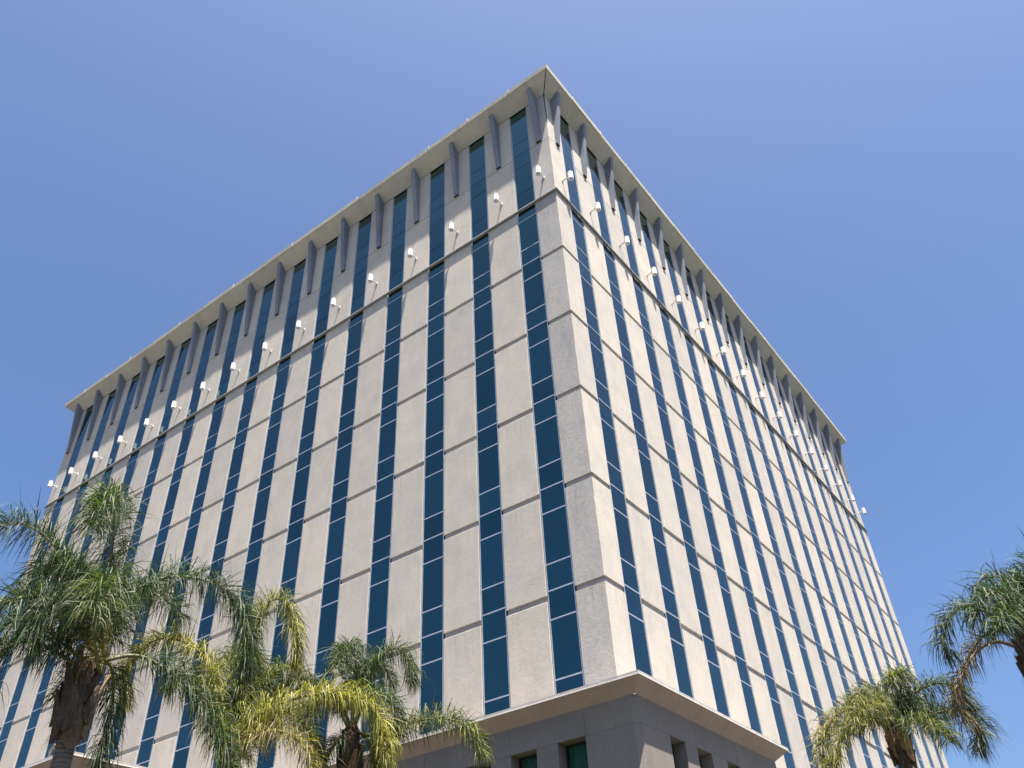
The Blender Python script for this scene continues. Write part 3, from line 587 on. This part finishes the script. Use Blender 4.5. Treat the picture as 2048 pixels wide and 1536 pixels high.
def piers(wins, lo, hi, axis):
    w_ = sorted(wins); ed = [lo] + [x for ab in w_ for x in ab] + [hi]
    for i in range(0, len(ed), 2):
        mb = MB()
        if axis == 'x': mb.box(ed[i], ed[i+1], PY, -0.55, 6.3, ZL)
        else: mb.box(0.55, PX, ed[i], ed[i+1], 6.3, ZL)
        podbox('wall_panel', mb)
    mb = MB()
    if axis == 'x': mb.box(lo, hi, PY, -0.55, 0, 6.29)
    else: mb.box(0.55, PX, lo, hi, 0, 6.29)
    podbox('wall_panel', mb)
piers(WINL, -14.9, PX-CH, 'x'); piers(WINR, PY+CH, PE, 'y')
for axis, wins in (('x', WINL), ('y', WINR)):
    for a, b2 in wins:
        fr = MB(); gl = MB(); cu = MB(); lt = MB()
        def bx(mb, u0, u1, d0, d1, z0, z1, m=0):
            if axis == 'x': mb.box(u0, u1, PY+d0, PY+d1, z0, z1, m)
            else: mb.box(PX-d1, PX-d0, u0, u1, z0, z1, m)
        zt_ = ZL
        for (u0, u1, z0, z1) in ((a+.002, a+.05, 6.302, zt_-.002), (b2-.05, b2-.002, 6.302, zt_-.002), (a+.05, b2-.05, zt_-.05, zt_-.002), (a+.05, b2-.05, 6.302, 6.36)):
            bx(fr, u0, u1, .40, .46, z0, z1)
        w_ = fr.build('window', M_GASKET, pod)
        bx(gl, a+.05, b2-.05, .425, .435, 6.36, zt_-.05); gl.build('pane', M_TEAL, w_)
        k = 40
        for i in range(k):
            t0, t1 = i/k, (i+1)/k; u0, u1 = a+.06+(b2-a-.12)*t0, a+.06+(b2-a-.12)*t1
            d0, d1 = .48+.018*math.sin(t0*46), .48+.018*math.sin(t1*46)
            if axis == 'x': cu.quad((u0, PY+d0, 6.36), (u1, PY+d1, 6.36), (u1, PY+d1, zt_-.02), (u0, PY+d0, zt_-.02))
            else: cu.quad((PX-d0, u0, 6.36), (PX-d1, u1, 6.36), (PX-d1, u1, zt_-.02), (PX-d0, u0, zt_-.02))
        cu.build('curtain', M_CURTAIN, w_)

# ------------------------------------------------------------------ projecting entrance wing
wing = thing('entrance_wing', 'low flat-roofed wing with a stained cream canopy behind the largest palm trunk', 'building wing')
WX, WY = -15.62, -7.92
mb = MB(); mb.box(-46, WX, WY, 0.0, 0, 6.3); mb.build('wall', M_POD, wing)
mb = MB(); mb.box(-46, WX, WY+0.001, 0.0, ZL, ZS+.02); mb.box(-46, WX-.5, WY+.5, 0, 6.31, ZL-.01); mb.build('upper_wall', M_POD, wing)
for i in range(12):
    x1 = WX - i*2.6; mb = MB(); mb.box(x1-1.5, x1, WY, WY+.48, 6.305, ZL-.004); mb.build('pier', M_POD, wing)
    mb = MB(); mb.box(x1-2.6+.002, x1-1.502, WY+.40, WY+.42, 6.305, ZL-.006); mb.build('pane', M_GLASS, wing)
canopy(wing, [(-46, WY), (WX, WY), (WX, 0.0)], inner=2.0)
gp = thing('vent_pipe', 'hooked gooseneck vent pipe on the canopy edge left of the largest palm trunk', 'vent pipe', (-16.72, -8.1, 10.08))
mb = MB(); mb.tube([(0, 0, 0), (0, 0, .30), (.02, 0, .40), (.08, 0, .47), (.17, 0, .49), (.25, 0, .46), (.30, 0, .38)], 0.045, 10); mb.build('pipe', M_PIPE, gp, smooth=True)
mb = MB(); mb.tube([(0, 0, -.01), (0, 0, .03)], 0.085, 12); mb.tube([(.27, 0, .42), (.315, 0, .33)], 0.058, 10); mb.build('collar', M_PIPE, gp, smooth=False)

# ------------------------------------------------------------------ wall lights
def make_light():
    base = MB(); base.box(-.07, .07, -.03, 0, -.09, .09); base.box(-.045, .045, -.05, -.03, -.05, .05)
    arm = MB(); arm.tube([(0, -.03, 0), (0, -.16, .0), (0, -.36, .02)], .036, 8)
    arm.tube([(0, -.03, -.07), (0, -.12, -.03)], .012, 6)
    hd = MB(); R = .136; n = 32; zs = [(-.215, R-.01), (-.205, R), (.225, R), (.232, R+.008), (.25, R+.008), (.255, R-.01)]
    hd.tube([(0, -.48, z) for z, r in zs], [r for z, r in zs], n)
    ln = MB(); ln.tube([(0, -.48, -.229), (0, -.48, -.216)], R-.02, n)
    bk_ = MB(); bk_.box(-.035, .035, -.40, -.32, -.05, .06)
    return [('base_plate', base.mesh('base_plate', M_ARM)), ('arm', arm.mesh('arm', M_ARM)), ('lamp_head', hd.mesh('lamp_head', M_WHITE)),
            ('lens', ln.mesh('lens', M_LENS)), ('bracket', bk_.mesh('bracket', M_ARM))]
LM = make_light()
ORD = ['first', 'second', 'third', 'fourth', 'fifth', 'sixth', 'seventh', 'eighth', 'ninth', 'tenth', 'eleventh', 'twelfth', 'thirteenth', 'fourteenth', 'fifteenth', 'sixteenth']
for F in (FL, FR):
    side = 'left, greyer facade' if F.kind == 'L' else 'right, sunlit facade'
    for c in range(16):
        u = F.e + W + (c-1)*P + (P-W)/2
        if c == 0: u = 0.60 if F.kind == 'L' else 0.75
        if c == 15: u = F.len-0.60
        extra = 'nearest the tower corner' if c == 0 else ('last before the far edge' if c == 15 else ORD[c] + ' from the tower corner')
        lt = thing('wall_light', 'white cylinder wall light on the %s, %s' % (side, extra), 'wall light', F.pt(u, 0, 35.27 + rnd.uniform(-.02, .02)),
                   'cylinder wall lights above the ledge', 0 if F.kind == 'L' else math.pi/2)
        lt.rotation_euler.z += rnd.uniform(-.05, .05)
        for nme, me in LM: link(nme, me, lt)

# ------------------------------------------------------------------ palms
def catmull(pts, n):
    P_ = [Vector(p) for p in pts]; P_ = [P_[0]*2-P_[1]] + P_ + [P_[-1]*2-P_[-2]]; out = []
    segs = len(P_)-3
    for i in range(n+1):
        x = i/n*segs; k = min(int(x), segs-1); t = x-k; a, b, c, d = P_[k:k+4]
        out.append(0.5*((2*b) + (c-a)*t + (2*a-5*b+4*c-d)*t*t + (3*b-a-3*c+d)*t**3))
    return out
def frond(parent, spec, seed, dens=112, wid=0.0145):
    t0, t1, dead, ll, pts = spec; rr = random.Random(seed)
    N = 26; c = catmull(pts, N)
    # even spacing
    L_ = [0]
    for i in range(N): L_.append(L_[-1] + (c[i+1]-c[i]).length)
    tot = L_[-1]
    def at(s):
        s = max(0, min(tot*0.9999, s)); i = 0
        while i < N-1 and L_[i+1] < s: i += 1
        f = (s-L_[i])/max(1e-6, L_[i+1]-L_[i]); return c[i].lerp(c[i+1], f), (c[i+1]-c[i]).normalized()
    ra = MB(); ra.tube(c, [0.036*(1-i/N)**0.9+0.004 for i in range(N+1)], 6)
    ro = ra.build('frond', M_RACHIS_DRY if dead > 0.5 else M_RACHIS, parent, smooth=True)
    if dead > 0.5: ro['label'] = 'dead brown frond'
    elif (t0+t1)/2 > 0.5: ro['label'] = 'yellowed frond'
    v = []; f = []; col = []
    cnt = int(tot*dens*2*(0.7 if dead > .4 else 1.0)); SEG = 6
    G = Vector((0, 0, -1))
    for q in range(cnt):
        t = 0.17 + 0.83*(q+rr.random())/cnt
        if dead > 0.5 and rr.random() < 0.25: continue
        p, tan = at(t*tot); side = tan.cross(Vector((0, 0, 1)))
        if side.length < 0.15: side = tan.cross(Vector((0.6, 0.5, 0.2)))
        side.normalize(); up = side.cross(tan).normalized()
        if up.z < -0.3: up = -up
        sg = 1 if q % 2 else -1
        ph = rr.uniform(-0.45, 1.35)
        env = 0.45 + 0.9*math.sin(math.pi*min(1, max(0, (t-0.10)/0.95)))**0.7 if t < 0.9 else 0.55+0.8*(1-t)/0.1*0.6
        length = ll*min(1.05, env)*rr.uniform(0.7, 1.12)
        d = (side*sg*math.cos(ph) + up*math.sin(ph) + tan*rr.uniform(0.1, 0.9) + Vector((rr.gauss(0, .16), rr.gauss(0, .16), rr.gauss(0, .16)))).normalized()
        stiff = rr.uniform(0.03, 0.22) + (0.15 if dead > .5 else 0)
        wv_ = d.cross(G)
        if wv_.length < .1: wv_ = d.cross(Vector((1, 0, 0)))
        wv_.normalize()
        roll = rr.uniform(-1.3, 1.3)
        kp = rr.choice((1, 2, 2, 3, 3, 4, 9)); ks = rr.uniform(0.6, 2.2)
        cur = p.copy(); b0 = len(v); w0 = wid*rr.uniform(0.7, 1.25)
        yel = min(1, max(0, t0 + (t1-t0)*t + rr.uniform(-0.28, 0.28)*(1 if t0+t1 > 0.15 else 0.4)))
        if rr.random() < 0.03: yel = min(1, yel+0.35)
        brt = rr.random(); dd = min(1, max(0, dead + rr.uniform(-0.2, 0.2)*(dead > 0)))
        for k in range(SEG+1):
            s = k/SEG; ww = w0*(0.5 + 1.4*s if s < .35 else 1.0)*(1 - max(0, (s-.5))/.5*0.93)
            nv = (wv_*math.cos(roll) + d.cross(wv_)*math.sin(roll))*ww*0.5
            v.append(cur+nv); v.append(cur-nv)
            cc = (yel*(1.05-.35*s), brt, min(1, dd + (0.35 if s > 0.9 else 0)*rr.random()), 1); col += [cc, cc]
            g_ = stiff*(0.5+1.6*s)
            if k == kp: g_ += ks
            if k > kp: g_ += 0.25
            d = (d + G*g_ + Vector((rr.uniform(-.07, .07), rr.uniform(-.07, .07), rr.uniform(-.05, .05)))).normalized(); cur = cur + d*(length/SEG)
        for k in range(SEG): a = b0+2*k; f.append((a, a+1, a+3, a+2))
    me = bpy.data.meshes.new('leaflets'); me.from_pydata([tuple(x) for x in v], [], f); me.materials.append(M_LEAF)
    ca = me.color_attributes.new('tint', 'FLOAT_COLOR', 'POINT')
    ca.data.foreach_set('color', [x for cc in col for x in cc]); me.update()
    lo = link('leaflets', me, ro); lo['kind'] = 'stuff'

def palm(label, base, fronds, seed, rt=0.155, bootr=0.30, nboot=16, boots_h=1.15, lean=(0, 0), dens=112):
    bx_, by_, bz = base; rr = random.Random(seed)
    t = thing('palm_tree', label, 'palm tree', (bx_+lean[0], by_+lean[1], 0), 'queen palms in front of the tower')
    ox, oy = -(bx_+lean[0]), -(by_+lean[1])
    holder = t
    off = Vector((bx_+lean[0], by_+lean[1], 0))
    top = Vector((bx_, by_, bz)) - off
    cr = Vector(fronds[0][4][0]) - off                     # crown centre
    zb_ = cr.z - boots_h
    mb = MB(); pts = []; rad = []; K = 40
    for i in range(K+1):
        s = i/K; z = cr.z*s*0.985; pts.append((top.x*s + 0.03*math.sin(s*5+seed), top.y*s + 0.03*math.cos(s*4+seed), z))
        rad.append(rt*(1.25-0.25*min(1, s*3))*(1+0.02*math.sin(i*2.1)))
    mb.tube(pts, rad, 20); mb.build('trunk', M_TRUNK, t, smooth=True)
    # old leaf bases clasping the top of the trunk
    def rs(s): return rt*1.05 + (bootr-rt)*(0.25 + 0.6*math.sin(math.pi*min(1.0, 0.12+0.88*s)))
    fb = MB(); nr, ns = 22, 26
    for i in range(nr+1):
        s = i/nr; z = zb_+0.06+(boots_h+0.02)*s
        for k in range(ns):
            a = 2*math.pi*k/ns; r = rs(s)*rr.uniform(.84, 1.10)*(0.75 if s > .97 else 1)
            fb.v.append((top.x+math.cos(a)*r, top.y+math.sin(a)*r, z+rr.uniform(-.02, .02)))
    for i in range(nr):
        for k in range(ns):
            k2 = (k+1) % ns; fb.f.append((i*ns+k, i*ns+k2, (i+1)*ns+k2, (i+1)*ns+k)); fb.m.append(0)
    fb.f.append(tuple(reversed(range(ns)))); fb.m.append(0); fb.f.append(tuple(range(nr*ns, nr*ns+ns))); fb.m.append(0)
    fb.build('fibre_sheath', M_FIBRE, t)
    for i in range(nboot):
        s = (i+.3)/nboot; a = i*2.399 + rr.uniform(-.3, .3); z = zb_ - 0.10 + boots_h*0.80*s
        hh = rr.uniform(.42, .78)*(bootr/.30); spread = rr.uniform(.6, 1.25); R0 = rs(s)*rr.uniform(.98, 1.12)
        flare = rr.uniform(.02, .14)*(bootr/.33); cut = rr.uniform(.12, .30)
        outer = []; inner = []; nu, nv2 = 7, 6
        mbb = MB()
        for q in range(nv2+1):
            w_ = q/nv2
            half = spread*(1-w_)**0.9*0.5 + cut*.5
            for k in range(nu):
                uu = k/(nu-1)*2-1
                drop = -0.16*(1-uu*uu)*(1-w_)*hh if q == 0 else 0           # pointed lower edge
                aa = a + uu*half
                rad_ = R0 + flare*w_**1.4 + 0.022*(1-uu*uu) + rr.uniform(-.004, .004)
                zz = z + hh*w_ + drop + abs(uu)*(1-w_)*0.12*hh
                outer.append((top.x+math.cos(aa)*rad_, top.y+math.sin(aa)*rad_, zz))
                inner.append((top.x+math.cos(aa)*(rad_-0.03), top.y+math.sin(aa)*(rad_-0.03), zz))
        n1 = len(outer); mbb.v = outer+inner
        for q in range(nv2):
            for k in range(nu-1):
                p0 = q*nu+k; mbb.f.append((p0, p0+1, p0+nu+1, p0+nu)); mbb.m.append(0)
                mbb.f.append((n1+p0+1, n1+p0, n1+p0+nu, n1+p0+nu+1)); mbb.m.append(0)
            for k in (0, nu-1):
                p0 = q*nu+k; mbb.f.append((p0, p0+nu, n1+p0+nu, n1+p0)); mbb.m.append(0)
        for k in range(nu-1):
            mbb.f.append((k+1, k, n1+k, n1+k+1)); mbb.m.append(0)
            p0 = nv2*nu+k; mbb.f.append((p0, p0+1, n1+p0+1, n1+p0)); mbb.m.append(0)
        mbb.build('leaf_base', M_BOOT, t)
    # loose fibres
    hf = MB()
    for i in range(int(nboot*30)):
        a = rr.uniform(0, 6.28); z = zb_ + rr.uniform(-.05, boots_h); r0 = rs((z-zb_)/boots_h if z > zb_ else 0)*rr.uniform(.95, 1.2)
        p = Vector((top.x+math.cos(a)*r0, top.y+math.sin(a)*r0, z)); d = Vector((math.cos(a)*.5, math.sin(a)*.5, rr.uniform(-1, .4))); ln_ = rr.uniform(.06, .22)
        sd = Vector((-math.sin(a), math.cos(a), 0))*.004
        q = p + d*ln_*.5 + Vector((0, 0, -.01)); e = p + d*ln_ + Vector((0, 0, -.05))
        hf.quad(p-sd, p+sd, q+sd, q-sd); hf.quad(q-sd, q+sd, e+sd*.3, e-sd*.3)
    ho = hf.build('loose_fibres', M_FIBRE, t); ho['kind'] = 'stuff'
    for i, sp in enumerate(fronds):
        sp2 = (sp[0], sp[1], sp[2], sp[3], [tuple(Vector(p) - off) for p in sp[4]])
        frond(t, sp2, seed*100+i, dens)
    return t
LBL = {'A': 'largest palm at the far left, thick rough trunk and dark green drooping fronds',
       'B': 'palm with bright yellow and lime fronds, between the two trunks at lower left',
       'C': 'small dark green palm left of the podium canopy, its thin trunk in view',
       'D': 'olive and green palm low on the right, against the sunlit facade',
       'E': 'dark green palm cut by the right edge, with one brown hanging frond'}
for i, (k, (base, fr)) in enumerate(PALMS.items()):
    kw = dict(A=dict(rt=.15, bootr=.28, nboot=20, boots_h=1.3, dens=100), B=dict(), C=dict(bootr=.22, rt=.13), D=dict(bootr=.2, rt=.125, boots_h=.8), E=dict(rt=.16, bootr=.26, dens=90))[k]
    palm(LBL[k], base, fr, 11+i, **kw)

# ------------------------------------------------------------------ tall tree behind the photographer, mirrored in the lowest panes
M_TREE = simple('dark_foliage', (0.030, 0.045, 0.020), 0.7, 0.2, 0, 0.5, 2)
tt = thing('tree', 'dark leafy tree seen only as a reflection low in a window strip above the canopy', 'tree', (-29.5, -31.5, 0))
mb = MB(); mb.tube([(0, 0, 0), (.2, .1, 4), (.1, .3, 9), (.4, .2, 15), (.3, .3, 20)], [.55, .45, .36, .22, .06], 10)
for i in range(16):
    a = i*2.4; z = 7+i*.85; L2 = 4.6-abs(i-6)*.3
    mb.tube([(.2, .2, z), (.2+math.cos(a)*L2*.5, .2+math.sin(a)*L2*.5, z+1.2), (.2+math.cos(a)*L2, .2+math.sin(a)*L2, z+1.7)], [.16, .10, .03], 6)
mb.build('trunk', M_TRUNK, tt, smooth=True)
mb = MB(); rr = random.Random(5)
cl = [(math.cos(i*2.4)*(4.3-abs(i-7)*.28)*rr.uniform(.3, 1.0), math.sin(i*2.4)*(4.3-abs(i-7)*.28)*rr.uniform(.3, 1.0), 8+i*.72+rr.uniform(-.5, .9)) for i in range(20)]
for c0 in cl:
    for k in range(330):
        v = Vector((rr.gauss(0, 1), rr.gauss(0, 1), rr.gauss(0, .7)))
        p = Vector(c0)+v*.85; u1 = Vector((rr.gauss(0, 1), rr.gauss(0, 1), rr.gauss(0, 1))).normalized()*.16; u2 = u1.cross(Vector((rr.gauss(0, 1), rr.gauss(0, 1), rr.gauss(0, 1))).normalized()).normalized()*.12
        mb.quad(p-u1, p-u2, p+u1, p+u2)
co = mb.build('crown', M_TREE, tt)
